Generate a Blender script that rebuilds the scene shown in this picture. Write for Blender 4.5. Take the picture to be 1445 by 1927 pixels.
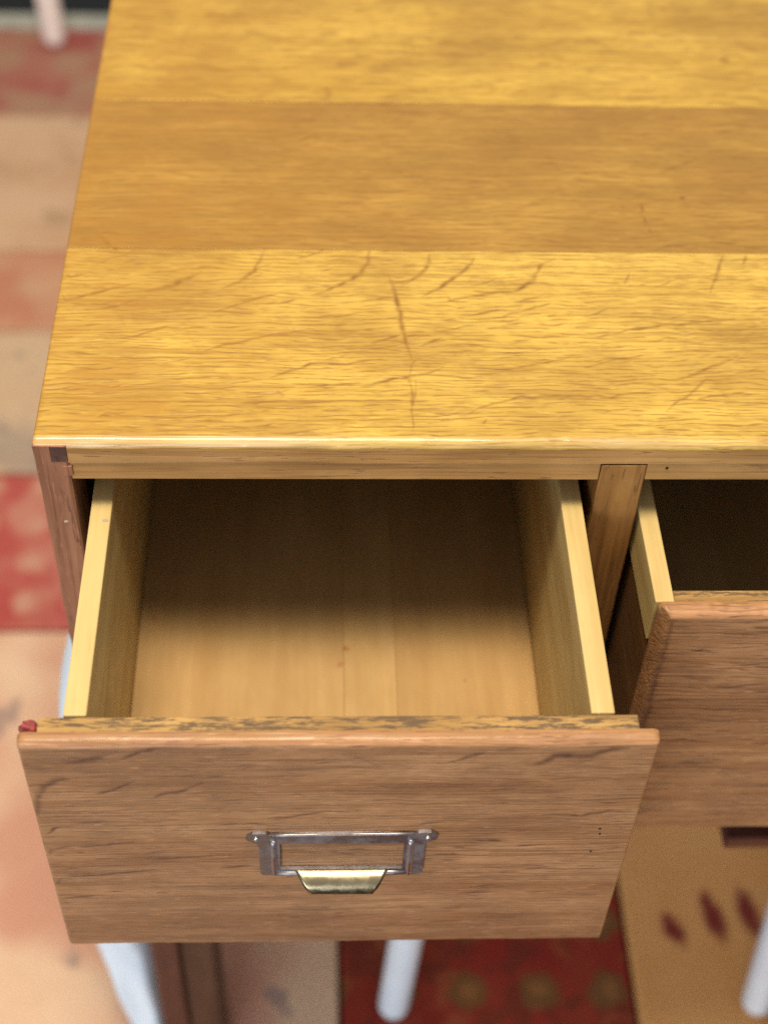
import bpy, bmesh, math, random
import numpy as np
from mathutils import Vector, Matrix

for o in list(bpy.data.objects):
    bpy.data.objects.remove(o, do_unlink=True)
SC = bpy.context.scene
COL = SC.collection
rad = math.radians

# ------------------------------------------------------------------ camera
cam_d = bpy.data.cameras.new('camera')
cam = bpy.data.objects.new('camera', cam_d)
COL.objects.link(cam)
Rm = Matrix.Rotation(rad(-3.7920), 4, 'Z') @ Matrix.Rotation(rad(42.0671), 4, 'X') @ Matrix.Rotation(rad(2.8672), 4, 'Z')
cam.matrix_world = Matrix.Translation((.1366, -.5111, .5173)) @ Rm
cam_d.sensor_fit = 'HORIZONTAL'
cam_d.sensor_width = 36.0
cam_d.lens = 36.0 * 2831.4 / 1445.0
cam_d.clip_start = .02
cam_d.clip_end = 60
cam_d.dof.use_dof = True
cam_d.dof.focus_distance = .735
cam_d.dof.aperture_fstop = 6.0
SC.camera = cam

# ------------------------------------------------------------------ room light
W = bpy.data.worlds.new('World')
SC.world = W
W.use_nodes = True
bg = W.node_tree.nodes['Background']
bg.inputs['Strength'].default_value = .50
# a room: pale ceiling above, dimmer walls and floor
_n = W.node_tree.nodes
_tc = _n.new('ShaderNodeTexCoord'); _sx = _n.new('ShaderNodeSeparateXYZ'); _rp = _n.new('ShaderNodeValToRGB')
W.node_tree.links.new(_tc.outputs['Generated'], _sx.inputs[0])
W.node_tree.links.new(_sx.outputs['Z'], _rp.inputs['Fac'])
W.node_tree.links.new(_rp.outputs['Color'], bg.inputs['Color'])
_rp.color_ramp.elements[0].position = .15; _rp.color_ramp.elements[0].color = (.46, .44, .42, 1)
_rp.color_ramp.elements[1].position = .85; _rp.color_ramp.elements[1].color = (.98, .97, .95, 1)

def area(name, loc, target, sx, sy, power, color):
    d = bpy.data.lights.new(name, 'AREA')
    d.shape = 'RECTANGLE'; d.size = sx; d.size_y = sy; d.energy = power; d.color = color
    o = bpy.data.objects.new(name, d); COL.objects.link(o)
    o.location = loc
    o.rotation_euler = (Vector(target) - Vector(loc)).to_track_quat('-Z', 'Y').to_euler()
    return o
area('ceiling_lamp', (.04, -.20, 1.75), (.15, 0, 0), .8, .38, 46, (1.0, .88, .68))
area('window_light', (-.95, -3.0, .12), (.15, 0, -.2), 1.6, 1.1, 57, (.80, .90, 1.0))

vs = SC.view_settings
vs.view_transform = 'Standard'
vs.look = 'None'
vs.exposure = 0.22
vs.gamma = 1.0
vs.use_curve_mapping = False
SC.cycles.use_denoising = False
SC.render.filter_size = 1.15
SC.cycles.max_bounces = 6
SC.cycles.use_adaptive_sampling = True
SC.cycles.adaptive_threshold = .01
SC.cycles.sample_clamp_indirect = 6

# lines that run through each board: (width, [(x, y or z) in metres])
MARKS_FRONT_PLANK = [(2,[(0.0032,0.1261),(0.0045,0.1234),(0.013,0.1262)]),(3,[(0.0018,0.1096),(0.0048,0.1053),(0.0115,0.1076),(0.0248,0.1131),(0.0355,0.1176),(0.0417,0.1188)]),(4,[(0.0457,0.1129),(0.058,0.1168),(0.0661,0.1224),(0.0742,0.1292)]),(2,[(0.0153,0.0969),(0.0262,0.0981),(0.0314,0.1007),(0.0407,0.1057)]),(3,[(0.0861,0.1149),(0.0943,0.1205),(0.1026,0.1295),(0.1078,0.1478)]),(3,[(0.134,0.11),(0.1481,0.1178),(0.1596,0.128),(0.1641,0.1371),(0.1651,0.1498)]),(2,[(0.1159,0.1023),(0.1214,0.1045),(0.1256,0.1067)]),(2,[(0.0787,0.0944),(0.095,0.102),(0.1088,0.1087),(0.1129,0.1109)]),(2,[(0.0775,0.0656),(0.0867,0.0697),(0.1001,0.0739),(0.1136,0.0791),(0.134,0.0824)]),(2.5,[(0.1129,0.046),(0.1221,0.05),(0.1328,0.056),(0.1529,0.0562),(0.1692,0.0603)]),(2.5,[(0.1342,0.0404),(0.1408,0.0408),(0.1686,0.0406)]),(1.5,[(0.0028,0.0812),(0.0156,0.0809)]),(1.5,[(0.0044,0.055),(0.0171,0.0541)]),(1.5,[(0.0106,0.0357),(0.0228,0.0373)]),(2,[(0.0299,0.0171),(0.033,0.019),(0.0375,0.0181)]),(1.5,[(0.0337,0.0602),(0.0617,0.0604)]),(1.5,[(0.0964,0.0268),(0.112,0.0278)]),(2,[(0.1164,0.0364),(0.1204,0.0326)]),(2,[(0.0257,0.1495),(0.0274,0.1463)]),(1.5,[(0.0299,0.0732),(0.0443,0.0774),(0.0601,0.0848)]),(1.5,[(0.0571,0.0495),(0.0729,0.0506)]),(1.5,[(0.02,0.0264),(0.0331,0.0246)]),(1.5,[(0.0414,0.0805),(0.0494,0.0816)]),(1.5,[(0.0713,0.0342),(0.0791,0.0337)]),(3,[(0.1987,0.1453),(0.1956,0.1332),(0.1893,0.1252),(0.1824,0.1198)]),(3,[(0.2225,0.1429),(0.2148,0.1294),(0.2023,0.1175),(0.1919,0.1096)]),(3,[(0.267,0.1421),(0.2588,0.138),(0.2532,0.1233),(0.244,0.1154),(0.2236,0.1113),(0.2067,0.1067),(0.2053,0.1111)]),(2,[(0.2141,0.0935),(0.2344,0.0999)]),(2,[(0.239,0.0962),(0.2527,0.1014),(0.2614,0.1053)]),(1.5,[(0.3069,0.1319),(0.3028,0.1213)]),(2.5,[(0.3612,0.1475),(0.3563,0.1352),(0.3483,0.114)]),(2,[(0.3743,0.1477),(0.371,0.1394)]),(3,[(0.1746,0.1289),(0.1779,0.112),(0.1811,0.0845),(0.1841,0.0605)]),(3,[(0.1662,0.106),(0.172,0.1081),(0.177,0.1095)]),(2,[(0.1828,0.0466),(0.1838,0.033),(0.1843,0.0263),(0.1863,0.0443)]),(1.2,[(0.1818,0.042),(0.1847,0.0558),(0.1873,0.0605)]),(1.2,[(0.184,0.0263),(0.1828,0.0088)]),(2,[(0.1646,0.0722),(0.1727,0.0759),(0.18,0.0791)]),(2,[(0.1501,0.065),(0.1636,0.0662)]),(2,[(0.1374,0.0914),(0.1586,0.0954)]),(1.5,[(0.1585,0.0892),(0.1781,0.0924),(0.2075,0.0927)]),(2.5,[(0.1374,0.0405),(0.1638,0.0407),(0.1749,0.0454),(0.1875,0.0477),(0.2005,0.0536)]),(2.5,[(0.211,0.0209),(0.2238,0.0276),(0.2366,0.0322),(0.2492,0.0329),(0.2743,0.0335),(0.2836,0.0325),(0.3016,0.0371),(0.3128,0.0383)]),(2.5,[(0.2671,0.0816),(0.2933,0.0819),(0.3171,0.087),(0.3425,0.0905),(0.3581,0.0937)]),(2,[(0.3179,0.0452),(0.3272,0.0488),(0.3486,0.0606),(0.3542,0.0643)]),(2,[(0.3103,0.0226),(0.3214,0.0327),(0.3348,0.0465)]),(2,[(0.3273,0.0305),(0.3342,0.0339),(0.3537,0.0363)]),(1.5,[(0.2241,0.0515),(0.2483,0.0563),(0.2699,0.0636)]),(1.5,[(0.2721,0.0542),(0.2922,0.0614),(0.3105,0.0651)]),(1.5,[(0.1968,0.0154),(0.1992,0.0165)]),(1.5,[(0.2181,0.0133),(0.2199,0.0166)]),(2,[(0.1901,0.07),(0.2018,0.0774)]),(1.5,[(0.23,0.0656),(0.2493,0.0663)])]
MARKS_MID_PLANK = [(2,[(0.3229,0.2022),(0.321,0.1845),(0.3244,0.1602)]),(6,[(0.3451,0.1995),(0.348,0.1985)]),(3,[(0.337,0.2231),(0.3509,0.2314),(0.3632,0.2386)]),(3,[(0.3197,0.2016),(0.3261,0.2027)]),(3,[(0.2772,0.222),(0.3087,0.2237)]),(3,[(0.354,0.1583),(0.3719,0.1576)]),(3,[(0.0176,0.1605),(0.0261,0.1466)]),(3,[(0.1248,0.2512),(0.1374,0.2597)]),(3,[(0.3248,0.1531),(0.3448,0.1567)])]
MARKS_BACK_PLANK = [(3,[(0.1413,0.3115),(0.1433,0.3026),(0.1439,0.2927)]),(5,[(0.3941,0.3486),(0.4022,0.3456)]),(4,[(0.0608,0.3945),(0.0783,0.393)]),(4,[(0.2762,0.3405),(0.2863,0.3395)])]
MARKS_DRAWER = [(6,[(0.0241,-0.0628),(0.0305,-0.0614),(0.0379,-0.0579),(0.0456,-0.0551)]),(6,[(0.0241,-0.0753),(0.0185,-0.0759),(0.0122,-0.0811),(0.0087,-0.0894),(0.006,-0.1066)]),(4,[(0.0494,-0.0602),(0.0587,-0.0531),(0.0682,-0.0511)]),(4,[(0.0346,-0.089),(0.043,-0.0853),(0.0533,-0.0779)]),(4,[(0.061,-0.0925),(0.0654,-0.0887),(0.0761,-0.0858),(0.0845,-0.0798)]),(3,[(0.0243,-0.1149),(0.036,-0.1135)]),(3,[(0.0082,-0.1245),(0.0122,-0.1188),(0.023,-0.1181)]),(3,[(0.0063,-0.1447),(0.0088,-0.1387),(0.0194,-0.1355)]),(3,[(0.0217,-0.1373),(0.0389,-0.1342),(0.0484,-0.1327)]),(2,[(0.0097,-0.1587),(0.0202,-0.1571)]),(3,[(0.0095,-0.1667),(0.0228,-0.1651),(0.0405,-0.1629),(0.0565,-0.1596)]),(2,[(0.007,-0.1731),(0.0089,-0.1685)]),(3,[(0.053,-0.149),(0.066,-0.1484),(0.0947,-0.1454)]),(2.5,[(0.0889,-0.1585),(0.1055,-0.157)]),(3,[(0.0087,-0.1878),(0.0186,-0.1871),(0.025,-0.1854)]),(2,[(0.0299,-0.1818),(0.0405,-0.1815)]),(2,[(0.0546,-0.1832),(0.0632,-0.1821)]),(3,[(0.0891,-0.1176),(0.0975,-0.1161),(0.1068,-0.1163)]),(7,[(0.232,-0.0671),(0.2398,-0.0645),(0.2441,-0.059),(0.2603,-0.0592),(0.2695,-0.0539),(0.2764,-0.053)]),(4,[(0.2449,-0.1098),(0.2631,-0.1112),(0.2752,-0.1073),(0.2882,-0.1085)]),(2.5,[(0.2118,-0.1331),(0.2205,-0.1344),(0.2302,-0.1342)]),(2.5,[(0.233,-0.14),(0.2491,-0.1381)]),(3,[(0.2014,-0.1394),(0.2101,-0.1406)]),(3,[(0.2019,-0.1469),(0.2051,-0.1471)]),(4,[(0.1964,-0.064),(0.2079,-0.0577),(0.2118,-0.0559)]),(2.5,[(0.2102,-0.1868),(0.2272,-0.1859)]),(2.5,[(0.2444,-0.1868),(0.2592,-0.1862)]),(3,[(0.1138,-0.1117),(0.1267,-0.1096),(0.1355,-0.1067),(0.1435,-0.106)]),(2.5,[(0.0928,-0.1169),(0.1065,-0.1159),(0.1129,-0.1172)]),(2.5,[(0.1817,-0.1191),(0.1897,-0.1168),(0.1979,-0.1167)]),(2.5,[(0.1898,-0.1485),(0.1982,-0.1469),(0.2058,-0.148)]),(2,[(0.0902,-0.1567),(0.1052,-0.157)]),(2,[(0.0923,-0.1458),(0.0956,-0.1451)])]

# ------------------------------------------------------------------ helpers
def link(name, me, mat=None, parent=None):
    o = bpy.data.objects.new(name, me)
    COL.objects.link(o)
    if mat is not None and me is not None and not me.materials:
        me.materials.append(mat)
    o.parent = parent
    return o

def empty(name, loc, label, cat, group=None):
    o = link(name, None)
    o.location = loc
    o.empty_display_size = .03
    o['label'] = label; o['category'] = cat
    if group: o['group'] = group
    return o

def from_bm(name, bm, mat, parent, smooth=False):
    me = bpy.data.meshes.new(name)
    bmesh.ops.recalc_face_normals(bm, faces=bm.faces)
    bm.to_mesh(me); bm.free()
    if smooth:
        for p in me.polygons: p.use_smooth = True
    o = link(name, me, mat, parent)
    if parent is not None:           # geometry is written in world metres
        o.location = -Vector(parent_world(parent))
    return o

def parent_world(p):
    v = Vector((0, 0, 0))
    while p is not None:
        v += Vector(p.location); p = p.parent
    return v

def box(name, x0, x1, y0, y1, z0, z1, mat, parent, bev=.0008, seg=2):
    bm = bmesh.new()
    bmesh.ops.create_cube(bm, size=1)
    for v in bm.verts:
        v.co = Vector((x0 if v.co.x < 0 else x1, y0 if v.co.y < 0 else y1, z0 if v.co.z < 0 else z1))
    if bev:
        bmesh.ops.bevel(bm, geom=bm.edges[:], offset=bev, segments=seg, profile=.5, affect='EDGES')
    return from_bm(name, bm, mat, parent)

def bm_tube(bm, pts, radii, seg=14, cap=True):
    rings = []
    n = len(pts)
    for i, p in enumerate(pts):
        p = Vector(p)
        t = (Vector(pts[min(i + 1, n - 1)]) - Vector(pts[max(i - 1, 0)])).normalized()
        a = t.orthogonal().normalized() if i == 0 else (a0 - t * a0.dot(t)).normalized()
        a0 = a
        b = t.cross(a)
        rings.append([bm.verts.new(p + (a * math.cos(k * 2 * math.pi / seg) + b * math.sin(k * 2 * math.pi / seg)) * radii[i]) for k in range(seg)])
    for r0, r1 in zip(rings, rings[1:]):
        for k in range(seg):
            bm.faces.new((r0[k], r0[(k + 1) % seg], r1[(k + 1) % seg], r1[k]))
    if cap:
        bm.faces.new(rings[0][::-1]); bm.faces.new(rings[-1])

def vnoise(x, y, seed, f=1.0):
    """cheap smooth value noise for numpy arrays, range about -1..1"""
    x = np.asarray(x) * f; y = np.asarray(y) * f
    def h(ix, iy):
        s = np.sin(ix * 127.1 + iy * 311.7 + seed * 74.7) * 43758.5453
        return s - np.floor(s)
    ix, iy = np.floor(x), np.floor(y)
    fx, fy = x - ix, y - iy
    fx = fx * fx * (3 - 2 * fx); fy = fy * fy * (3 - 2 * fy)
    a = h(ix, iy) * (1 - fx) + h(ix + 1, iy) * fx
    b = h(ix, iy + 1) * (1 - fx) + h(ix + 1, iy + 1) * fx
    return (a * (1 - fy) + b * fy) * 2 - 1

def mark_field(U, V, marks, wscale, wob=0.0):
    """depth of the rays, checks and scratches that run through a board (0..1)"""
    out = np.zeros_like(U)
    Uw = U + wob * vnoise(U, V, 3.1, 180); Vw = V + wob * vnoise(U, V, 9.7, 180)
    for w, pts in marks:
        wd = w * wscale
        n = len(pts) - 1
        for i in range(n):
            (x0, y0), (x1, y1) = pts[i], pts[i + 1]
            dx, dy = x1 - x0, y1 - y0
            L2 = dx * dx + dy * dy + 1e-12
            m = (U > min(x0, x1) - .006) & (U < max(x0, x1) + .006) & (V > min(y0, y1) - .006) & (V < max(y0, y1) + .006)
            if not m.any(): continue
            t = np.clip(((Uw[m] - x0) * dx + (Vw[m] - y0) * dy) / L2, 0, 1)
            d = np.hypot(Uw[m] - x0 - t * dx, Vw[m] - y0 - t * dy)
            s = (i + t) / n
            taper = .35 + .65 * np.clip(np.sin(np.pi * np.clip(s, .02, .98)), 0, 1) ** .6
            amp = min(1.0, .6 + w * .12)
            g = amp * taper * np.exp(-(d / (wd * taper)) ** 2)
            out[m] = np.maximum(out[m], g)
    return out * (.75 + .35 * vnoise(U, V, 5.5, 320))

def set_attr(me, name, vals):
    a = me.attributes.new(name, 'FLOAT', 'POINT')
    a.data.foreach_set('value', np.ascontiguousarray(vals, dtype=np.float32))

# ------------------------------------------------------------------ materials
class NT:
    def __init__(self, name):
        self.m = bpy.data.materials.new(name); self.m.use_nodes = True
        self.t = self.m.node_tree; self.n = self.t.nodes
        self.p = self.n['Principled BSDF']
    def node(self, ty, **kw):
        n = self.n.new(ty)
        for k, v in kw.items(): setattr(n, k, v)
        return n
    def put(self, sock, v):
        if isinstance(v, bpy.types.NodeSocket): self.t.links.new(v, sock)
        elif v is not None: sock.default_value = v
    def math(self, op, a, b=None, c=None, clamp=False):
        n = self.node('ShaderNodeMath', operation=op, use_clamp=clamp)
        self.put(n.inputs[0], a)
        if b is not None: self.put(n.inputs[1], b)
        if c is not None: self.put(n.inputs[2], c)
        return n.outputs[0]
    def noise(self, vec, scale, detail=3, rough=.55, dist=0):
        n = self.node('ShaderNodeTexNoise')
        self.put(n.inputs['Vector'], vec)
        n.inputs['Scale'].default_value = scale; n.inputs['Detail'].default_value = detail
        n.inputs['Roughness'].default_value = rough; n.inputs['Distortion'].default_value = dist
        return n.outputs['Fac']
    def rng(self, v, a, b, c=0., d=1., mode='SMOOTHSTEP'):
        n = self.node('ShaderNodeMapRange', interpolation_type=mode)
        n.clamp = True if mode == 'LINEAR' else n.clamp
        self.put(n.inputs['Value'], v)
        for i, x in zip((1, 2, 3, 4), (a, b, c, d)): n.inputs[i].default_value = x
        return n.outputs['Result']
    def mix(self, f, a, b, blend='MIX'):
        n = self.node('ShaderNodeMix', data_type='RGBA', blend_type=blend)
        self.put(n.inputs[0], f)
        for s, v in ((n.inputs[6], a), (n.inputs[7], b)):
            self.put(s, v if isinstance(v, bpy.types.NodeSocket) else (*v[:3], 1))
        return n.outputs[2]
    def vmul(self, v, s):
        n = self.node('ShaderNodeVectorMath', operation='MULTIPLY')
        self.put(n.inputs[0], v); n.inputs[1].default_value = s
        return n.outputs[0]
    def vadd(self, v, s):
        n = self.node('ShaderNodeVectorMath', operation='ADD')
        self.put(n.inputs[0], v); self.put(n.inputs[1], s)
        return n.outputs[0]
    def attr(self, name):
        return self.node('ShaderNodeAttribute', attribute_name=name).outputs['Fac']
    def bump(self, h, strength, dist):
        n = self.node('ShaderNodeBump')
        n.inputs['Strength'].default_value = strength; n.inputs['Distance'].default_value = dist
        self.put(n.inputs['Height'], h)
        self.put(self.p.inputs['Normal'], n.outputs[0])

def oak(name, dark, light, pore, axis='X', offset=(0, 0, 0), pores=.6, rough=.42, blotch=.35, markcol=None, wearcol=None,
        stain=None, arris_glint=None, lines=0.0, lfreq=330, figure=0.0, fleck=0.0, bump=.35, band=1.0, coat=0.0, gfreq=400, markmix=.8):
    """old oak: tonal bands, open pores along the grain, ray flecks, handling patina"""
    m = NT(name)
    tc = m.node('ShaderNodeTexCoord').outputs['Object']
    P = m.vadd(tc, offset)
    ix = 'XYZ'.index(axis)
    def st(al, ac):
        s = [ac, ac, ac]; s[ix] = al
        return tuple(s)
    # slow wander of the grain lines
    wv = m.node('ShaderNodeTexNoise'); m.put(wv.inputs['Vector'], m.vmul(P, st(5, 22))); wv.inputs['Scale'].default_value = 1
    wv.inputs['Detail'].default_value = 1
    wc = m.node('ShaderNodeVectorMath', operation='SUBTRACT'); m.put(wc.inputs[0], wv.outputs['Color']); wc.inputs[1].default_value = (.5, .5, .5)
    amp = [.009, .009, .009]; amp[ix] = 0
    Pw = m.vadd(P, m.vmul(wc.outputs[0], tuple(amp)))
    tone = m.noise(m.vmul(Pw, st(4, 60)), 1, 3, .6)
    tone = m.rng(tone, .5 - .22 * band, .5 + .22 * band)
    blo = m.noise(m.vmul(P, st(16, 40)), 1, 3, .65)
    blo = m.rng(blo, .36, .66)
    col = m.mix(tone, dark, light)
    mid = tuple((a * .62) for a in dark)
    col = m.mix(m.math('MULTIPLY', m.math('SUBTRACT', 1.0, blo), blotch), col, mid)
    # growth lines: fairly even darker stripes, about 1.5 mm apart
    gl = m.noise(m.vmul(Pw, st(10, gfreq)), 1, 1.5, .6)
    gl = m.rng(gl, .46, .66)
    gm = m.rng(m.noise(m.vmul(P, st(9, 24)), 1, 1), .32, .60, .45, 1)
    gl = m.math('MULTIPLY', gl, gm)
    col = m.mix(m.math('MULTIPLY', gl, pores * .75), col, pore)
    if figure:
        fg = m.noise(m.vmul(Pw, st(48, 150)), 1, 3, .7, .5)
        col = m.mix(m.rng(fg, .45, .70, 0, figure), col, pore)
        fh = m.noise(m.vmul(P, st(10, 16)), 1, 2, .5)
        col = m.mix(m.rng(fh, .42, .66, 0, figure * 1.1), col, pore)
    if lines:
        wa = m.node('ShaderNodeSeparateXYZ'); m.put(wa.inputs[0], Pw)
        tr = [o for i, o in enumerate(wa.outputs) if i != ix]
        ph = m.math('ADD', m.math('MULTIPLY', m.math('ADD', tr[0], tr[1]), lfreq), m.math('MULTIPLY', m.noise(m.vmul(P, st(22, 70)), 1, 2, .6), 3.2))
        sn = m.math('SINE', m.math('MULTIPLY', ph, 6.2832))
        br = m.rng(m.noise(m.vmul(P, st(70, 260)), 1, 2, .6), .36, .62)
        ln = m.math('MULTIPLY', m.rng(sn, .15, .95), br)
        col = m.mix(m.math('MULTIPLY', ln, lines), col, pore)
    # open pores: short dark dashes
    po = m.noise(m.vmul(Pw, st(75, 760)), 1, 1.5, .6)
    po = m.rng(po, .60, .70)
    pm = m.rng(m.noise(m.vmul(P, st(22, 70)), 1, 1.5), .40, .60)
    po = m.math('MULTIPLY', po, pm)
    col = m.mix(m.math('MULTIPLY', po, pores), col, pore)
    if fleck:
        fl = m.noise(m.vmul(Pw, st(85, 850)), 1, 1.5, .7)
        fl = m.rng(fl, .60, .72)
        col = m.mix(m.math('MULTIPLY', fl, fleck), col, tuple(min(1, c * 1.7 + .05) for c in light))
    if stain is not None:
        s = m.noise(m.vmul(P, st(70, 420)), 1, 4, .75)
        col = m.mix(m.rng(s, .44, .60), col, stain)
    h = m.math('ADD', m.math('MULTIPLY', gl, -.5), m.math('MULTIPLY', po, -1.0))
    if markcol is not None:
        mk = m.attr('mark')
        col = m.mix(m.rng(mk, .03, .9, 0, markmix, 'LINEAR'), col, markcol)
        h = m.math('SUBTRACT', h, m.math('MULTIPLY', mk, .6))
    if wearcol is not None:
        we = m.attr('wear')
        wn = m.noise(m.vmul(P, st(30, 200)), 1, 3)
        wf = m.math('MULTIPLY', we, m.rng(wn, .30, .60, .35, 1.0))
        col = m.mix(wf, col, wearcol)
    if arris_glint is not None:
        ar = m.math('MULTIPLY', m.attr('arris_glint'), m.rng(m.noise(m.vmul(P, st(18, 300)), 1, 2), .34, .60, .45, 1.0))
        col = m.mix(ar, col, arris_glint)
    m.put(m.p.inputs['Base Color'], col)
    rn = m.noise(m.vmul(P, st(40, 120)), 1, 1.5)
    m.put(m.p.inputs['Roughness'], m.math('ADD', m.rng(rn, .3, .7, rough - .07, rough + .10), m.math('MULTIPLY', po, .15)))
    m.p.inputs['Specular IOR Level'].default_value = .32
    if coat:
        m.p.inputs['Coat Weight'].default_value = coat; m.p.inputs['Coat Roughness'].default_value = .16
    m.bump(h, bump, .0008)
    return m.m

GOLD_D, GOLD_L = (.40, .185, .030), (.66, .37, .080)
TOPKW = dict(markmix=.82, gfreq=440, figure=.36, pore=(.22, .100, .016), markcol=(.17, .066, .009), wearcol=(.33, .150, .018))
m_top1 = oak('oak_top_front', (.49, .302, .048), (.64, .428, .088), offset=(.3, .1, 0), pores=.55, blotch=.22, fleck=.15, band=1.7, lines=.68, coat=.35, rough=.34, arris_glint=(.62, .44, .24), **TOPKW)
m_top2 = oak('oak_top_middle', (.30, .160, .027), (.43, .248, .050), offset=(2.1, .7, 0), pores=.45, blotch=.38, fleck=.14, band=1.4, lines=.66, lfreq=250, coat=.3, rough=.34, **TOPKW)
m_top3 = oak('oak_top_back', (.46, .272, .038), (.61, .395, .074), offset=(5.3, .2, 0), pores=.38, blotch=.28, band=1.3, lines=.58, lfreq=210, coat=.3, rough=.34, **TOPKW)
m_rail = oak('oak_rail', (.38, .188, .060), (.54, .298, .108), (.12, .05, .018), offset=(1, 3, 2), pores=.5, rough=.38)
m_post = oak('oak_post', (.27, .112, .062), (.42, .190, .105), (.09, .035, .018), 'Z', (3, 1, 2), pores=.7, rough=.36, fleck=.2)
m_divider = oak('oak_divider', (.25, .112, .030), (.42, .205, .062), (.09, .038, .012), 'Z', (7, 4, 2), pores=.6)
m_endgrain = oak('oak_end_grain', (.085, .042, .032), (.16, .080, .055), (.04, .02, .015), 'Y', (3, 3, 3), pores=.8)
m_front = oak('oak_drawer_front', (.37, .166, .068), (.54, .278, .128), (.12, .050, .028), 'X', (4, 2, 6), pores=.48, rough=.44, fleck=.2, figure=.2, coat=.12, lines=.42, lfreq=420,
              blotch=.32, markcol=(.085, .034, .022), wearcol=(.31, .155, .055), bump=.5)
m_front2 = oak('oak_drawer_front_worn', (.35, .155, .064), (.52, .264, .120), (.10, .042, .024), 'X', (9, 5, 1), pores=.55, rough=.44, fleck=.2, figure=.22, coat=.12, lines=.5, lfreq=300,
               blotch=.35, markcol=(.09, .036, .022), wearcol=(.24, .115, .042), bump=.6)
m_strip = oak('oak_inner_front', (.34, .185, .055), (.55, .34, .120), (.10, .055, .025), 'X', (6, 6, 6), pores=.8, stain=(.115, .070, .036), rough=.6)
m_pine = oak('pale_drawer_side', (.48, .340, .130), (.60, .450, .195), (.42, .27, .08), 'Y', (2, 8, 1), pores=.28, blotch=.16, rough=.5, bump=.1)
PLY = dict(pore=(.34, .20, .07), axis='Y', pores=.22, blotch=.2, band=1.6, gfreq=200, rough=.5, bump=.1, markcol=(.30, .055, .02))
m_ply = oak('pale_drawer_bottom', (.41, .238, .090), (.50, .318, .134), offset=(5, 1, 8), **PLY)
m_ply_b = oak('pale_drawer_bottom_light', (.43, .258, .098), (.52, .335, .140), offset=(2, 1, 4), **PLY)
m_ply_c = oak('pale_drawer_bottom_tan', (.39, .222, .082), (.49, .305, .124), offset=(8, 3, 1), **PLY)
m_under = oak('oak_shade_tone', (.075, .036, .014), (.13, .065, .026), (.05, .025, .01), 'X', (1, 2, 3), pores=.5, rough=.7)  # oak darkened in colour to deepen the shade inside the cabinet
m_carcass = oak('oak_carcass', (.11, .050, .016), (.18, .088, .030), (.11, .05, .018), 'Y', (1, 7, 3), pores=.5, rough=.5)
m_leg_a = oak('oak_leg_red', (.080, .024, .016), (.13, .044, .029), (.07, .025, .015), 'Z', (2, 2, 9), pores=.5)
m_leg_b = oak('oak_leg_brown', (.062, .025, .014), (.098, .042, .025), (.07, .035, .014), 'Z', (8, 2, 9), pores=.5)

def simple(name, col, rough=.5, metal=0., vary=None, scale=60, bump=0.):
    m = NT(name)
    tc = m.node('ShaderNodeTexCoord').outputs['Object']
    c = (*col, 1)
    if vary is not None:
        f = m.rng(m.noise(tc, scale, 5, .65), .38, .64)
        c = m.mix(f, col, vary)
        m.put(m.p.inputs['Roughness'], m.rng(f, 0, 1, rough - .08, rough + .12, 'LINEAR'))
        if bump: m.bump(f, bump, .0004)
    else:
        m.p.inputs['Roughness'].default_value = rough
    m.put(m.p.inputs['Base Color'], c)
    m.p.inputs['Metallic'].default_value = metal
    return m.m
m_bronze = simple('aged_bronze', (.33, .30, .31), .48, 1., (.37, .335, .345), 90, .0)
m_brass = simple('worn_brass', (.42, .335, .20), .30, 1., (.33, .265, .165), 120, .02)
m_pin = simple('bright_pin', (.85, .82, .74), .3, 1.)
m_white = simple('white_paint', (.74, .81, .87), .4, 0., (.68, .74, .80), 30)  # white paint with the cool light put into its colour
m_white_warm_lit = simple('white_paint_warm_lit', (.86, .74, .68), .45, 0., (.80, .68, .62), 30)  # same white paint, warmer light at the far stool put into the colour
m_cloth = simple('white_cloth', (.74, .86, .96), .85, 0., (.67, .79, .91), 25, .3)
m_red = simple('red_wax', (.40, .060, .060), .6, 0., (.16, .03, .03), 420, .5)
m_hole = simple('dark_hole', (.012, .007, .005), .9)
m_speck = simple('old_paint_speck', (.36, .29, .22), .6)
m_floor = simple('dark_floor', (.006, .010, .012), .9, 0., (.010, .014, .016), 8)

# ------------------------------------------------------------------ setting: floor and patchwork rug
FZ = -.75
fl = box('floor', -6, 6, -5, 7, FZ - .06, FZ - .008, m_floor, None, bev=0)
fl['kind'] = 'structure'

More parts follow.
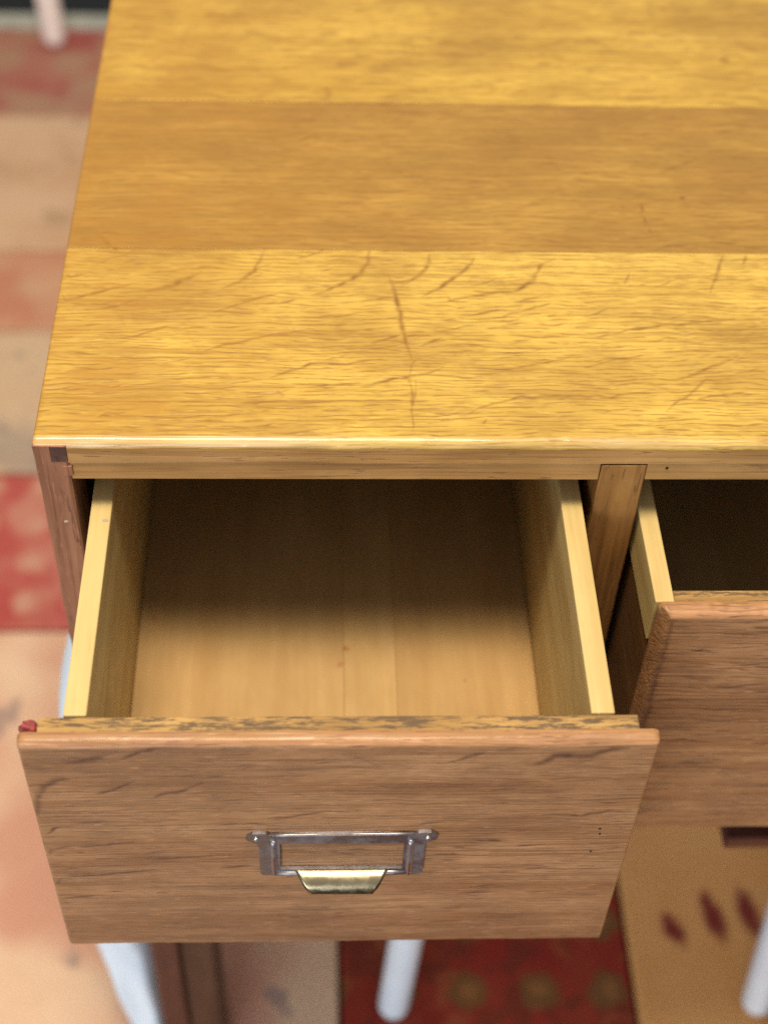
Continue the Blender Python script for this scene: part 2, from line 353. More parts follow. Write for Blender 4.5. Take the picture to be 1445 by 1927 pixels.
def rug_mat(name, base, alt, blotches=(), grid=None, marks=None, scale=9):
    """wool patch: faded dye, woven motifs, pile"""
    m = NT(name)
    tc = m.node('ShaderNodeTexCoord').outputs['Object']
    col = m.mix(m.rng(m.noise(tc, scale, 4, .6), .36, .64), base, alt)
    for i, (c, sc, lo, hi, f) in enumerate(blotches):
        nn = m.noise(m.vadd(tc, (i * 3.7 + 1, i * 1.9, 0)), sc, 2, .5)
        col = m.mix(m.math('MULTIPLY', m.rng(nn, lo, hi), f), col, c)
    if grid:
        cx, cy, sx, sy, r, cring, ccore = grid
        sep = m.node('ShaderNodeSeparateXYZ'); m.put(sep.inputs[0], tc)
        def fr(s, c0, st):
            a = m.math('DIVIDE', m.math('SUBTRACT', s, c0), st)
            a = m.math('SUBTRACT', a, m.math('ROUND', a))
            return m.math('MULTIPLY', a, st)
        gx, gy = fr(sep.outputs[0], cx, sx), fr(sep.outputs[1], cy, sy)
        d = m.math('SQRT', m.math('ADD', m.math('MULTIPLY', gx, gx), m.math('MULTIPLY', gy, gy)))
        d = m.math('ADD', d, m.math('MULTIPLY', m.math('SUBTRACT', m.noise(tc, 90, 2), .5), r * .9))
        col = m.mix(m.rng(d, r * .75, r * 1.1, .85, 0), col, cring)
        col = m.mix(m.rng(d, r * .25, r * .55, .9, 0), col, ccore)
    if marks:
        col = m.mix(m.rng(m.attr('mark'), .05, .6, 0, .95), col, marks)
    pile = m.noise(tc, 500, 1)
    m.put(m.p.inputs['Base Color'], col)
    m.p.inputs['Roughness'].default_value = .95
    m.p.inputs['Specular IOR Level'].default_value = .1
    m.bump(pile, .6, .002)
    return m.m

BEIGE, BEIGE2 = (.66, .42, .275), (.72, .50, .34)
TAN, TAN2 = (.55, .33, .19), (.62, .40, .25)
RED, RED2 = (.34, .055, .045), (.44, .10, .085)
rm_beige = rug_mat('rug_beige', BEIGE, BEIGE2, [((.52, .22, .15), 5, .47, .62, .72), ((.28, .20, .18), 17, .62, .70, .7)], scale=5)
rm_tan = rug_mat('rug_tan', TAN, TAN2, [((.34, .22, .12), 12, .55, .66, .5)])
rm_rose = rug_mat('rug_rose', (.50, .21, .125), (.56, .30, .18), [((.56, .38, .24), 8, .5, .66, .7)])
rm_tangrey = rug_mat('rug_tan_grey', (.55, .36, .22), (.58, .40, .25), [((.30, .24, .20), 9, .48, .60, .62), ((.24, .19, .17), 40, .55, .66, .5)])
rm_redtop = rug_mat('rug_red_faded', (.36, .10, .08), (.42, .17, .12), [((.40, .24, .15), 11, .45, .60, .8)])
rm_redrose = rug_mat('rug_red_rosettes', (.40, .075, .062), (.47, .12, .105), [((.52, .24, .17), 15, .45, .70, .7)], grid=(-.175, .50, .058, .056, .017, (.50, .22, .155), (.52, .28, .20)))
rm_reddark = rug_mat('rug_red_medallions', (.25, .028, .020), (.28, .045, .024), [((.12, .035, .02), 34, .50, .62, .55), ((.34, .10, .04), 26, .56, .66, .5)], grid=(.2696, .060, .0625, .066, .019, (.17, .085, .03), (.27, .115, .04)))
rm_tanbar = rug_mat('rug_tan_bars', (.66, .32, .110), (.72, .37, .14), marks=(.20, .024, .026))

rug = empty('patchwork_rug', (0, 0, FZ - .008), 'patchwork rug of faded red and beige wool under the oak cabinet', 'rug')
DASH = [(42, [(.4543, .1331), (.4700, .0991)]), (42, [(.4949, .155), (.5077, .1012)]), (42, [(.5283, .162), (.540, .1034)])]
def rug_patch(x0, x1, y0, y1, mat, dashes=False):
    g = .0015
    if not dashes:
        o = box('rug_patch', x0 + g, x1 - g, y0 + g, y1 - g, FZ - .008, FZ, mat, rug, bev=.003)
        o.data.materials[0] = mat
    else:
        nx, ny = 120, 160
        xs = np.linspace(x0 + g, x1 - g, nx); ys = np.linspace(y0 + g, y1 - g, ny)
        U, V = np.meshgrid(xs, ys)
        me = height_panel('rug_patch', U, V, np.full_like(U, FZ), lambda u, v, h: (u, v, h), FZ - .008)
        set_attr(me, 'mark', np.concatenate([mark_field(U, V, DASH, .00022).ravel(), np.zeros(2 * (nx + ny) - 4)]))
        o = link('rug_patch', me, mat, rug); o.location = -Vector(rug.location)
    return o

def height_panel(name, U, V, H, mapf, back):
    """closed panel: a fine front surface, side walls and a flat back"""
    ny, nx = U.shape
    X, Y, Z = mapf(U, V, H)
    front = np.stack([X, Y, Z], -1).reshape(-1, 3)
    ring = [(0, i) for i in range(nx)] + [(j, nx - 1) for j in range(1, ny)] + [(ny - 1, i) for i in range(nx - 2, -1, -1)] + [(j, 0) for j in range(ny - 2, 0, -1)]
    rj = np.array([r[0] for r in ring]); ri = np.array([r[1] for r in ring])
    Xb, Yb, Zb = mapf(U[rj, ri], V[rj, ri], np.full(len(ring), back))
    verts = np.concatenate([front, np.stack([Xb, Yb, Zb], -1)])
    idx = np.arange(nx * ny).reshape(ny, nx)
    q = np.stack([idx[:-1, :-1], idx[:-1, 1:], idx[1:, 1:], idx[1:, :-1]], -1).reshape(-1, 4)
    a = idx[rj, ri]; n = len(ring); b = nx * ny + np.arange(n)
    s = np.stack([a, b, np.roll(b, -1), np.roll(a, -1)], -1)
    me = bpy.data.meshes.new(name)
    quads = np.concatenate([q, s])
    nl = len(quads) * 4 + n
    me.vertices.add(len(verts)); me.vertices.foreach_set('co', verts.astype(np.float32).ravel())
    me.loops.add(nl)
    me.loops.foreach_set('vertex_index', np.concatenate([quads.ravel(), b[::-1]]).astype(np.int32))
    me.polygons.add(len(quads) + 1)
    me.polygons.foreach_set('loop_start', np.concatenate([np.arange(len(quads)) * 4, [len(quads) * 4]]).astype(np.int32))
    me.polygons.foreach_set('use_smooth', np.concatenate([np.ones(len(q)), np.zeros(n), [0]]).astype(bool))
    me.update(calc_edges=True); me.validate()
    return me

rug_patch(-.9, -.02, 1.416, 1.657, rm_redtop); rug_patch(-.02, 1.2, 1.416, 1.657, rm_tan)
rug_patch(-.9, .3, 1.098, 1.416, rm_tan);      rug_patch(.3, 1.2, 1.098, 1.416, rm_beige)
rug_patch(-.9, .1, .938, 1.098, rm_rose);      rug_patch(.1, 1.2, .938, 1.098, rm_redrose)
rug_patch(-.9, .2, .69, .938, rm_tangrey);     rug_patch(.2, 1.2, .69, .938, rm_tan)
rug_patch(-.9, .157, .463, .69, rm_redrose);   rug_patch(.157, .417, .463, .69, rm_beige); rug_patch(.417, 1.2, .463, .69, rm_rose)
rug_patch(-.9, .157, -.5, .463, rm_beige)
rug_patch(.157, .417, -.5, .463, rm_reddark)
rug_patch(.417, 1.2, -.5, .463, rm_tanbar, True)
m_bind = simple('rug_binding_grey', (.36, .36, .30), .9, 0., (.46, .45, .38), 30)
for (x0, x1, y0, y1) in ((-.93, 1.23, 1.657, 1.700),):
    box('rug_binding', x0, x1, y0 + .0015, y1, FZ - .008, FZ + .001, m_bind, rug, bev=.003)

# ------------------------------------------------------------------ the cabinet
CW, CD = .601, .55          # width, depth
cab = empty('oak_cabinet', (CW / 2, CD / 2, FZ), 'golden oak two-drawer cabinet on legs, its plank top scratched and worn', 'cabinet')
cab_off = -Vector(cab.location)

def top_plank(y0, y1, mat, marks, nx, ny, front_round, seed, wscale=.00046):
    """one board of the top; section lofted along X with eased arrises"""
    th = .0145
    r = .0042 if front_round else .0001
    sec = []
    sec.append((y0, -th))
    for a in np.linspace(0, math.pi / 2, 7 if front_round else 3):
        sec.append((y0 + r * (1 - math.cos(a)), -r + r * math.sin(a)))
    ys = np.linspace(y0 + r, y1 - .0004, ny)[1:]
    sec += [(y, 0.) for y in ys]
    sec += [(y1, -.0004), (y1, -th)]
    S = np.array(sec)
    rl = .0016
    xs = np.concatenate([[0., .0002, .0006, .0011], np.linspace(rl, CW, nx)])
    xdrop = np.where(xs < rl, rl - np.sqrt(np.maximum(rl * rl - (rl - xs) ** 2, 0)), 0)
    U, V = np.meshgrid(xs, S[:, 0])
    Z = np.repeat(S[:, 1][:, None], len(xs), 1)
    top = Z > -.0050
    Z = np.where(top, Z - xdrop[None, :], Z)
    mk = mark_field(U, V, marks, wscale, .0007) * (Z > -.001)
    Z = Z - mk * .00028
    Z = Z + np.where(top, .00010 * vnoise(U, V, seed, 22) + .00005 * vnoise(U, V * 6, seed + 1, 60), 0)
    if front_round:   # worn, slightly uneven arris
        edge = np.clip(1 - (V - y0) / .006, 0, 1) * top
        Z = Z - edge * (.0004 + .0005 * vnoise(U, V * 0, seed + 4, 45) + .0008 * np.clip(vnoise(U, V * 0, seed + 8, 110) - .55, 0, 1))
    wear = np.clip(1 - U / (.006 + .0035 * vnoise(U * 0, V, seed + 2, 90)), 0, 1) * .9
    wear = np.maximum(wear, np.clip(1 - U / .20, 0, 1) * (.48 + .30 * vnoise(U, V, seed + 9, 40)))
    ny_, nx_ = U.shape
    verts = np.stack([U, V, Z], -1).reshape(-1, 3)
    idx = np.arange(nx_ * ny_).reshape(ny_, nx_)
    q = np.stack([idx[:-1, :-1], idx[:-1, 1:], idx[1:, 1:], idx[1:, :-1]], -1).reshape(-1, 4)
    bot = np.stack([idx[-1, :-1], idx[-1, 1:], idx[0, 1:], idx[0, :-1]], -1)
    me = bpy.data.meshes.new('plank')
    faces = [*map(tuple, np.concatenate([q, bot]).tolist()), tuple(idx[:, 0].tolist()), tuple(idx[::-1, -1].tolist())]
    me.from_pydata(verts.tolist(), [], faces)
    sm = np.ones(len(faces), bool); sm[len(q):] = False
    if front_round: sm[:nx_ - 1] = False
    me.polygons.foreach_set('use_smooth', sm)
    set_attr(me, 'mark', mk.ravel()); set_attr(me, 'wear', wear.ravel())
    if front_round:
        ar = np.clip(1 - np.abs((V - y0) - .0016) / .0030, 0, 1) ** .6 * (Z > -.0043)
        set_attr(me, 'arris_glint', (ar * np.clip(1.15 - U / .42, .12, 1) * (.8 + .3 * vnoise(U, V, 4.2, 35))).ravel())  # pale band paints a highlight along the front edge, strongest at left
    me.update()
    me.materials.append(mat); me.materials.append(m_rail); me.materials.append(m_under)
    mi = np.zeros(len(faces), np.int32); mi[len(q):len(q) + len(bot)] = 2  # undersides take the darkened oak, shade put into the colour
    if front_round:
        mi[:nx_ - 1] = 1  # same board; browner rail oak paints the cooler light on its front face
    me.polygons.foreach_set('material_index', mi)
    o = link('plank', me, mat, cab); o.location = cab_off
    return o

g = .00002
rng0 = random.Random(11)
for _k in range(95):        # short medullary rays, leaning up to the right
    _x, _y, _l = rng0.uniform(.0, .44), rng0.uniform(.008, .14), rng0.uniform(.004, .018)
    _s = rng0.uniform(.05, .55) * (.4 + _y * 5)
    MARKS_FRONT_PLANK.append((rng0.uniform(.7, 1.5), [(_x, _y), (_x + _l * .55, _y + _l * _s * .4), (_x + _l, _y + _l * _s)]))
for _k in range(60):
    _x, _y, _l = rng0.uniform(.0, .48), rng0.uniform(.155, .285), rng0.uniform(.004, .016)
    MARKS_MID_PLANK.append((rng0.uniform(.7, 1.4), [(_x, _y), (_x + _l, _y + _l * rng0.uniform(-.1, .35))]))
for _k in range(60):
    _x, _z, _l = rng0.uniform(.008, .28), rng0.uniform(-.236, -.056), rng0.uniform(.004, .022)
    MARKS_DRAWER.append((rng0.uniform(.8, 1.6), [(_x, _z), (_x + _l * .5, _z + _l * .04), (_x + _l, _z + _l * rng0.uniform(-.03, .12))]))
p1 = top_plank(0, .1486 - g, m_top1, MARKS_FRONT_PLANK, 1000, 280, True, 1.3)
p2 = top_plank(.1486 + g, .2928 - g, m_top2, MARKS_MID_PLANK, 420, 150, False, 2.9, .0003)
p3 = top_plank(.2928 + g, CD, m_top3, MARKS_BACK_PLANK, 300, 150, False, 5.1, .0004)
p2['label'] = 'darker middle plank of the top'

CB = -.262                  # underside of the carcass
# rail under the front edge of the top, in two lengths either side of the divider's tenon
box('rail', .0160, .2768, .0006, .030, -.0268, -.0147, m_rail, cab, .0006)
box('rail', .3000, CW - .0165, .0006, .030, -.0266, -.0147, m_rail, cab, .0006)
# corner posts and side panels
def post(x0, x1, y0, y1, z0, z1, mat, name, seed):
    n = 46
    bm = bmesh.new()
    rings = []
    for k in range(n + 1):
        z = z0 + (z1 - z0) * k / n
        e = .0005 * float(vnoise(z, 0, seed, 60)) + .0008 * max(0, float(vnoise(z, 1, seed, 150)) - .5)
        f = .0004 * float(vnoise(z, 2, seed, 75))
        c = .0009
        pts = [(x0 + c + e, y0), (x1 - c, y0), (x1, y0 + c), (x1, y1), (x0, y1), (x0 + e, y0 + c + f)]
        rings.append([bm.verts.new((px, py, z)) for px, py in pts])
    for a, b in zip(rings, rings[1:]):
        for i in range(6):
            bm.faces.new((a[i], a[(i + 1) % 6], b[(i + 1) % 6], b[i]))
    bm.faces.new(rings[0][::-1]); bm.faces.new(rings[-1])
    return from_bm(name, bm, mat, cab)
post(0.0, .0159, -.0005, .030, CB, -.0030, m_post, 'post', 1.7)
post(CW - .0162, CW, -.0005, .030, CB, -.0030, m_post, 'post', 6.1)
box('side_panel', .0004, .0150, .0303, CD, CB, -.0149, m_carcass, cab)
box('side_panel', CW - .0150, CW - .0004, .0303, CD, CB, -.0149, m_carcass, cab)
tn = box('tenon', .0078, .0158, -.00065, .004, -.0135, -.0031, m_endgrain, cab, .0001)
tn['label'] = 'dark end grain of the corner joint'
box('tenon', .0128, .0172, -.0007, .004, -.0232, -.0165, m_post, cab, .0001)
# divider between the two drawers, with its tenon let into the rail
post(.2770, .2998, -.0003, .030, CB, -.0158, m_divider, 'divider', 3.3)
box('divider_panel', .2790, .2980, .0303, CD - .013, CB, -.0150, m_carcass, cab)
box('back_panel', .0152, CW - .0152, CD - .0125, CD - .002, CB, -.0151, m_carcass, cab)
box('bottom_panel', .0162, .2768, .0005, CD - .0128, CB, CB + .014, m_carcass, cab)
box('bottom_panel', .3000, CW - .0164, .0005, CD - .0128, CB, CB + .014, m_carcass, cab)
# nail in the rail, paint speck on the post
def disc(name, c, r, axis, mat, parent, th=.0006, seg=12, squash=1.0):
    bm = bmesh.new()
    bmesh.ops.create_cone(bm, cap_ends=True, segments=seg, radius1=r, radius2=r * .75, depth=th)
    if axis == 'Y': bmesh.ops.rotate(bm, verts=bm.verts, matrix=Matrix.Rotation(rad(90), 3, 'X'))
    for v in bm.verts: v.co = Vector((v.co.x * squash, v.co.y, v.co.z)) + Vector(c)
    return from_bm(name, bm, mat, parent)
disc('nail', (.3100, .0004, -.0180), .0009, 'Y', m_hole, cab)
disc('paint_speck', (.0096, -.0007, -.0571), .0008, 'Y', m_speck, cab, squash=1.5)
# legs
def leg(x0, x1, y0, y1):
    xm = x0 + (x1 - x0) * .46
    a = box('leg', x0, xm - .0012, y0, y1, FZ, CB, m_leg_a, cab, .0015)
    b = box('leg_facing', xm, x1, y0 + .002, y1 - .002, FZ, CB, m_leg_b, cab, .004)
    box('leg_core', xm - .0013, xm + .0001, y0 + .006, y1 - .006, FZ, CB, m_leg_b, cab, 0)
leg(.0125, .0595, .001, .050); leg(CW - .0625, CW - .0145, .001, .050)
leg(.0145, .0625, CD - .052, CD - .003); leg(CW - .0625, CW - .0145, CD - .052, CD - .003)
# low rail running in from the right-hand leg
box('low_rail', .4257, CW - .063, .020, .046, -.4312, -.4175, m_leg_a, cab, .0015)
box('rail_hanger', .470, .500, .024, .042, -.4176, CB, m_leg_a, cab, .0015)

# ------------------------------------------------------------------ drawers
def front_panel(name, x0, x1, z0, z1, yb, yf, mat, parent, marks, seed, res=.0005, r=.0034, rside=.0028):
    nx = int((x1 - x0) / res); nz = int((z1 - z0) / res)
    def samp(a, b, n):
        e = np.array([0, .0003, .0007, .0012, .0018, .0025, .0033, .0042, .0052])
        return np.concatenate([a + e, np.linspace(a + .006, b - .006, n), b - e[::-1]])
    xs, zs = samp(x0, x1, nx), samp(z0, z1, nz)
    U, V = np.meshgrid(xs, zs)
    nse = vnoise(U, V, seed, 70); n2 = vnoise(U, V, seed + 3, 260)
    rt = r * (1.0 + .18 * vnoise(U, V * 0, seed + 1, 28)); rs = rside * (.85 + .25 * vnoise(U * 0, V, seed + 2, 40))
    th = yb - yf
    def fall(d, rr):
        d = np.clip(d, 0, rr)
        return np.sqrt(np.maximum(1 - (1 - d / rr) ** 2, 0))     # 0 at the edge, 1 inside
    sf = (lambda d, rr: np.clip(d / rr, 0, 1)) if rside > .005 else fall
    f = np.minimum(np.minimum(fall(z1 - V, rt), fall(V - z0, rt * .6)), np.minimum(sf(U - x0, rs), sf(x1 - U, rs)))
    H = yb - th * (.22 + .78 * f)
    mk = mark_field(U, V, marks, .00036, .0005)
    inner = f > .97
    # thin dark scribe line just inside the moulded edge at the sides
    H = H + mk * .00025 * inner - .00014 * nse * f + .00006 * n2 * f
    # bruised edges
    H = H + (1 - f) * (.0008 if rside < .005 else .0003) * np.clip(vnoise(U, V, seed + 7, 190) - .15, 0, 1)
    # the corners are knocked round
    rc = .0034
    U0, V0 = U.copy(), V.copy()
    A = np.clip((rc - np.minimum(U0 - x0, x1 - U0)) / rc, 0, 1); B = np.clip((rc - np.minimum(V0 - z0, z1 - V0)) / rc, 0, 1)
    A2, B2 = A * np.sqrt(1 - B * B / 2), B * np.sqrt(1 - A * A / 2)
    sx = np.where(U0 < (x0 + x1) / 2, -1, 1); sz = np.where(V0 < (z0 + z1) / 2, -1, 1)
    U = U0 + sx * rc * (A2 - A); V = V0 + sz * rc * (B2 - B)
    me = height_panel(name, U, V, H, lambda u, v, h: (u, h, v), yb)
    nring = len(me.vertices) - U.size
    dz = z1 - V
    wtop = np.clip((.0012 + .0010 * vnoise(U, V * 0, seed + 5, 60) + .0008 * vnoise(U, V, seed + 6, 300) - dz) / .0012, 0, 1)
    wside = np.clip((rside * .9 + .0012 * vnoise(U * 0, V, seed + 5, 120) - np.minimum(U - x0, x1 - U)) / .0012, 0, 1) * .55
    wear = np.maximum(wtop, wside)
    set_attr(me, 'mark', np.concatenate([mk.ravel(), np.zeros(nring)]))
    set_attr(me, 'wear', np.concatenate([wear.ravel() * .8, np.full(nring, .75)]))
    o = link(name, me, mat, parent); o.location = -Vector(parent.location)
    return o

def board(name, x0, x1, y0, y1, z0, z1, mat, parent, bev=.0007):
    return box(name, x0, x1, y0, y1, z0, z1, mat, parent, bev)

def bottom_board(x0, x1, y0, y1, z, parent, marks, mat=None):
    xs = np.linspace(x0, x1, 120); ys = np.linspace(y0, y1, 320)
    U, V = np.meshgrid(xs, ys)
    me = height_panel('bottom_board', U, V, np.full_like(U, z) + .0001 * vnoise(U, V, 2, 30), lambda u, v, h: (u, v, h), z - .006)
    mk = mark_field(U, V, marks, .0003)
    set_attr(me, 'mark', np.concatenate([mk.ravel(), np.zeros(len(me.vertices) - U.size)]))
    o = link('bottom_board', me, mat or m_ply, parent); o.location = -Vector(parent.location)

# ---- left drawer, pulled well out
dr1 = empty('drawer', (.147, -.134, -.2420), 'wide-open left drawer with label-holder pull on its brown oak front', 'drawer', 'drawers of the oak cabinet')
ZT = -0.0479
front_panel('front_panel', 0.0037, 0.2912, -0.2408, -0.0473, -0.134, -0.1408, m_front, dr1, MARKS_DRAWER, 2.2)
board('inner_front', 0.012, 0.2825, -0.1339, -0.1249, -.2320, -0.0492, m_strip, dr1, .0006)
DB = .300                    # back end of the drawer box
YB = -0.1248
board('side_board', 0.0229, 0.0334, YB, DB, -.1975, ZT, m_pine, dr1)
board('side_board', 0.2611, 0.272, YB, DB, -.1975, ZT, m_pine, dr1)
board('back_board', .0336, .2609, DB - .011, DB, -.1975, ZT - .004, m_under, dr1)
SPOTS = [(8, [(.0409, .0330), (.0423, .0340)]), (7, [(.1528, .0124), (.1539, .0092)]), (9, [(.1493, .0011), (.1507, -.0008)]), (7, [(.0512, .0683), (.0519, .0691)]),
         (2, [(.09, -.073), (.098, -.042)]), (1.5, [(.20, -.094), (.206, -.032)]), (4, [(.22, -.011), (.221, -.012)]), (3, [(.12, -.104), (.1205, -.105)])]
ZF = -0.1806
bottom_board(.0336, .15198, YB + .0002, DB - .0112, ZF, dr1, SPOTS)
bottom_board(.15202, .18148, YB + .0002, DB - .0112, ZF + .00003, dr1, SPOTS, m_ply_b)
bottom_board(.18152, .2609, YB + .0002, DB - .0112, ZF - .00003, dr1, SPOTS, m_ply_c)
disc('paint_speck', (0.0309, -0.0081, ZT + .0001), .0012, 'Z', m_speck, dr1, squash=1.4)
for hx, hz, hr in ((0.2735, -0.1232, .0009), (0.2742, -0.1283, .0007), (0.272, -0.1449, .0008)):
    disc('nail_hole', (hx, -0.1408, hz), hr, 'Y', m_hole, dr1, th=.0005)

# red wax lumps behind the top left corner
for cx_, cy_, cz_, ax_, ay_, az_ in ((.0080, -.1285, -.0528, .0043, .0034, .0036), (.0040, -.1302, -.0605, .0022, .0020, .0040)):
    bm = bmesh.new()
    bmesh.ops.create_icosphere(bm, subdivisions=3, radius=1)
    for v in bm.verts:
        k = 1 + .42 * float(vnoise(v.co.x * 1.7 + v.co.z * .8, v.co.y * 1.9 + v.co.z, 4.4 + cx_ * 900, 1.5))
        v.co = Vector((cx_ + v.co.x * ax_ * k, cy_ + v.co.y * ay_ * k, cz_ + v.co.z * az_ * k))
    from_bm('wax_lump', bm, m_red, dr1, True)

# ---- label holder with finger pull
def pull(cx, zc, yf, parent):
    """stamped card frame: ears with pins, rolled edges round the card window, curved finger lip"""
    hw, top, bot = .0388, zc + .0183, zc - .0183
    wx, wt, wb = .0290, zc + .0112, zc - .0126
    root = bmesh.new()
    # plate outline (x, z) relative to the centre: right half, then mirrored
    right = [(0, top + .0012), (.015, top + .0009), (.030, top), (.0335, top), (.0352, top + .0018), (.0380, top + .0024), (.0413, top + .0019),
             (.0438, top - .0004), (.0446, top - .0025), (.0436, top - .0042), (.0412, top - .0052), (.0396, top - .0070), (.0388, top - .0100),
             (.0388, bot + .0030), (.0378, bot + .0006), (.0360, bot), (.0, bot)]
    out = right + [(-x, z) for x, z in right[-2:0:-1]]
    inn = [(0, wt), (wx, wt), (wx, wb), (0, wb), (-wx, wb), (-wx, wt)]
    t = .0019
    bm = root
    y0, y1 = yf, yf - t
    def ring(pts, y): return [bm.verts.new((cx + x, y, z)) for x, z in pts]
    of, ob = ring(out, y1), ring(out, y0)
    nf, nb = ring(inn, y1), ring(inn, y0)
    for a, b in ((of, ob), (nf, nb)):
        for i in range(len(a)):
            bm.faces.new((a[i], a[(i + 1) % len(a)], b[(i + 1) % len(a)], b[i]))
    ef = []
    for loop in (of, nf):
        for i in range(len(loop)):
            ef.append(bm.edges.get((loop[i], loop[(i + 1) % len(loop)])))
    bmesh.ops.triangle_fill(bm, use_beauty=True, edges=ef)
    plate = from_bm('label_holder', bm, m_bronze, parent)
    # rolled edges of the card slot: left, right and bottom
    def roll(name, a, b, r):
        bm = bmesh.new()
        n = 8
        pts = [Vector(a).lerp(Vector(b), k / n) for k in range(n + 1)]
        bm_tube(bm, pts, [r] * (n + 1), 12)
        o = from_bm(name, bm, m_bronze, None, True)
        o.parent = plate
        return o
    yq = yf - .0017
    roll('rolled_edge', (cx - wx - .0030, yq, wt + .0030), (cx - wx - .0030, yq, bot + .0020), .0016)
    roll('rolled_edge', (cx + wx + .0030, yq, wt + .0030), (cx + wx + .0030, yq, bot + .0020), .0018)
    roll('rolled_edge', (cx - wx - .0030, yq, bot + .0022), (cx + wx + .0030, yq, bot + .0022), .0015)
    roll('rolled_edge', (cx - .0335, yf - .0012, top), (cx + .0335, yf - .0012, top + .0004), .0009)
    for s in (-1, 1):
        bm = bmesh.new()
        bmesh.ops.create_uvsphere(bm, u_segments=12, v_segments=8, radius=.0013)
        for v in bm.verts: v.co = Vector((cx + s * .0398 + v.co.x, yf - .0021 + v.co.y * .6, top - .0022 + v.co.z))
        o = from_bm('pin', bm, m_pin, None, True); o.parent = plate
    # finger lip
    bm = bmesh.new()
    nu, nt = 24, 18
    def srf(u, s, off):
        a = s * math.pi * .5
        d = .0098 + off
        yy = -d * math.sin(a) - .0004
        zz = (bot + .0045) - (.0085 + off) * (1 - math.cos(a)) + off * .4
        hwid = .0232 - .0084 * s
        yy += .0006 * (abs(u) ** 4) * (1 - s)
        return Vector((cx + u * hwid, yf + yy, zz))
    G = [[[bm.verts.new(srf(-1 + 2 * i / nu, j / nt, off)) for i in range(nu + 1)] for j in range(nt + 1)] for off in (0, -.0009)]
    for L in G:
        for j in range(nt):
            for i in range(nu):
                bm.faces.new((L[j][i], L[j][i + 1], L[j + 1][i + 1], L[j + 1][i]))
    per = [(0, i) for i in range(nu + 1)] + [(j, nu) for j in range(1, nt + 1)] + [(nt, i) for i in range(nu - 1, -1, -1)] + [(j, 0) for j in range(nt - 1, 0, -1)]
    for (a, b), (c, d) in zip(per, per[1:] + per[:1]):
        bm.faces.new((G[0][a][b], G[0][c][d], G[1][c][d], G[1][a][b]))
    lip = from_bm('finger_lip', bm, m_brass, None, True); lip.parent = plate
    return plate
pl = pull(0, 0, 0, dr1)
pl.scale = (1.04, 1.04, 1.04)
pl.location = Vector((0.1488, -0.1409, -0.1436)) - dr1.location

# ---- right drawer, only just open
dr2 = empty('drawer', (.446, -.055, -.245), 'barely open right drawer, its rough-edged brown front cut off by the picture', 'drawer', 'drawers of the oak cabinet')
rng = random.Random(5)
mk2 = []
for k in range(46):
    x = rng.uniform(.31, .56); z = rng.uniform(-.25, -.07); L = rng.uniform(.01, .035)
    mk2.append((rng.uniform(2, 4), [(x, z), (x + L * .5, z + rng.uniform(-.001, .001)), (x + L, z + rng.uniform(-.002, .002))]))
X2, Y2, Z2 = .3040, -.0545, -.0560
mk2 += [(6, [(X2 + .0064, -.258), (X2 + .0060, -.20), (X2 + .0066, -.13), (X2 + .0062, -.062)])]
front_panel('front_panel', X2, X2 + .2770, -.2590, Z2 + .0008, Y2, Y2 - .0082, m_front2, dr2, mk2, 7.7, rside=.0058)
board('inner_front', .3122, X2 + .266, Y2 + .0002, Y2 + .0080, -.246, Z2 - .0004, m_strip, dr2, .0006)
ZS2 = -.0555
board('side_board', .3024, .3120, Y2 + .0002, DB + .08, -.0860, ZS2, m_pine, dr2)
board('side_board', .3040, .3114, Y2 + .0002, DB + .08, -.215, -.0862, m_carcass, dr2)  # lower part coloured dark, standing in for shade between the drawers
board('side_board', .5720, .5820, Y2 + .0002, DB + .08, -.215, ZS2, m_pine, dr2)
board('back_board', .3118, .5718, DB + .069, DB + .08, -.215, ZS2 - .004, m_pine, dr2)
bottom_board(.3118, .5718, Y2 + .0082, DB + .0688, -.200, dr2, [])

# ------------------------------------------------------------------ things around the cabinet
def lathe_leg(name, foot, top, r0, r1, mat, parent):
    bm = bmesh.new()
    f, t = Vector(foot), Vector(top)
    d = (t - f).normalized()
    pts, rr = [], []
    for a in (0.08, .3, .55, .8, 1.0):
        pts.append(f + d * (r0 * a * .9)); rr.append(r0 * math.sqrt(max(0, 1 - (1 - a) ** 2)))
    for k in range(1, 7):
        pts.append(f.lerp(t, k / 6)); rr.append(r0 + (r1 - r0) * k / 6)
    bm_tube(bm, pts, rr, 18)
    return from_bm(name, bm, mat, parent, True)

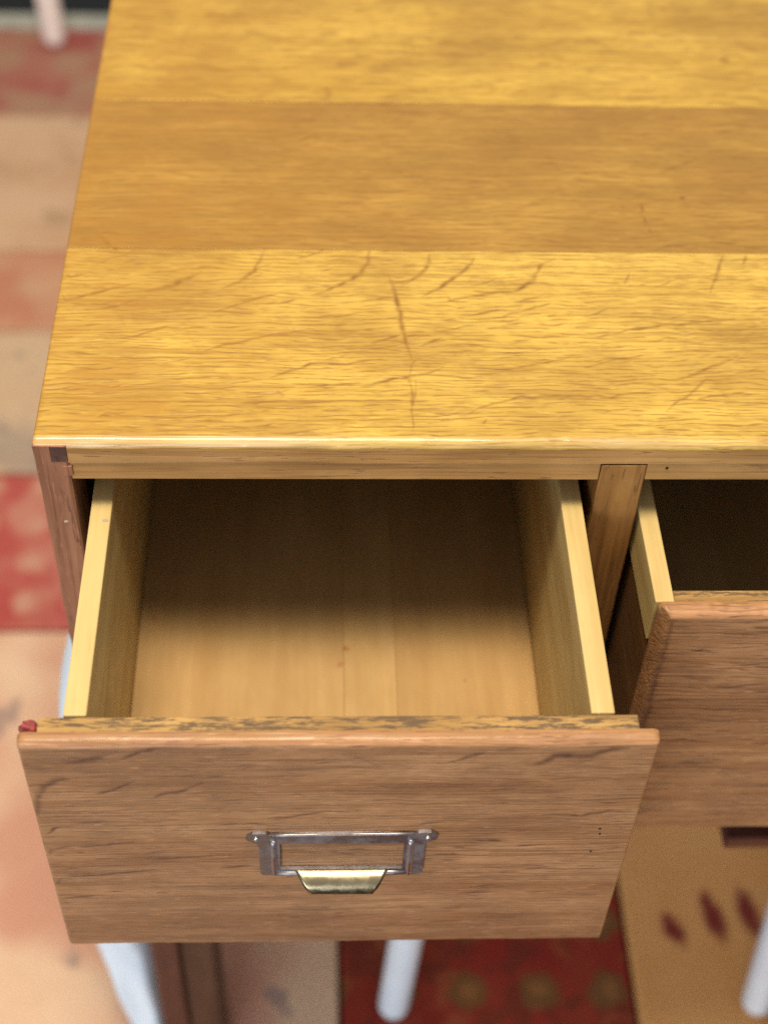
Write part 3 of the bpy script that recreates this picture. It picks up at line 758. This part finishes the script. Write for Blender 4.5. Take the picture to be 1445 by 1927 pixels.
def stool(cx, cy, label, feet, tops, ztop, mat, lr):
    s = empty('stool', (cx, cy, FZ), label, 'stool', 'white stools on the rug')
    for f, t in zip(feet, tops):
        lathe_leg('leg', (*f, FZ + .0003), (*t, ztop), lr, lr + .0015, mat, s)
    bm = bmesh.new()
    prof = [(.0, 0), (.135, 0), (.150, .004), (.155, .012), (.150, .020), (.135, .024), (.0, .0225)]
    n = 40
    rings = [[bm.verts.new((cx + r * math.cos(2 * math.pi * k / n), cy + r * math.sin(2 * math.pi * k / n), ztop + z)) for k in range(n)] for r, z in prof[1:-1]]
    for a, b in zip(rings, rings[1:]):
        for k in range(n): bm.faces.new((a[k], a[(k + 1) % n], b[(k + 1) % n], b[k]))
    bm.faces.new(rings[0][::-1]); bm.faces.new(rings[-1])
    from_bm('seat', bm, mat, s, True)
    return s
stool(.3624, .205, 'white stool tucked under the cabinet, legs showing below the drawers',
      [(.2024, .0423), (.5224, .0411), (.2024, .365), (.5224, .365)], [(.2230, .080), (.5170, .080), (.2230, .33), (.5000, .33)], -.455, m_white, .0135)
stool(-.430, 1.766, 'white stool at the far grey edge of the rug, one leg showing at top left',
      [(-.270, 1.606), (-.590, 1.606), (-.590, 1.926), (-.270, 1.926)], [(-.290, 1.64), (-.57, 1.64), (-.57, 1.89), (-.290, 1.89)], -.30, m_white_warm_lit, .0175)

# white cloth hung against the side of the cabinet, behind the corner post
bm = bmesh.new()
sil = [(-.150, -.0055, -.0012), (-.198, -.0090, -.0012), (-.238, -.0180, -.0014), (-.2836, -.0290, .004), (-.36, -.0375, .010), (-.45, -.0420, .012),
       (-.53, -.0425, .012), (-.6012, -.0399, .012), (-.6687, -.0299, .012), (-.7300, -.0215, .012), (-.7490, -.0195, .012)]
n, rows = 48, 60
zs_ = np.linspace(sil[0][0], sil[-1][0], rows)
sz = np.array([s[0] for s in sil])[::-1]
lx = np.interp(zs_, sz, np.array([s[1] for s in sil])[::-1]); rx = np.interp(zs_, sz, np.array([s[2] for s in sil])[::-1])
rings = []
for j, z in enumerate(zs_):
    cx_, hx = (lx[j] + rx[j]) / 2, (rx[j] - lx[j]) / 2
    wy = .018 + .030 * min(1, (j / rows) * 3)
    ring = []
    for k in range(n):
        a = 2 * math.pi * k / n
        ru = 1 + .10 * float(vnoise(math.cos(a) * 2 + 5, math.sin(a) * 2 + z * 9, 8.8, 2.2)) * min(1, j / 8)
        x = cx_ + hx * (abs(math.cos(a)) ** .7) * math.copysign(1, math.cos(a)) * (ru if math.cos(a) < 0 else 1)
        y = .062 + wy * math.sin(a) * ru
        if z > CB - .002: x = min(x, -.0012)
        ring.append(bm.verts.new((min(x, .0125), max(y, .012), z)))
    rings.append(ring)
for a, b in zip(rings, rings[1:]):
    for k in range(n): bm.faces.new((a[k], a[(k + 1) % n], b[(k + 1) % n], b[k]))
bm.faces.new(rings[0][::-1]); bm.faces.new(rings[-1])
cl = from_bm('white_cloth', bm, m_cloth, None, True)
cl['label'] = 'crumpled white cloth hanging beside the front left leg of the cabinet'
cl['category'] = 'cloth'
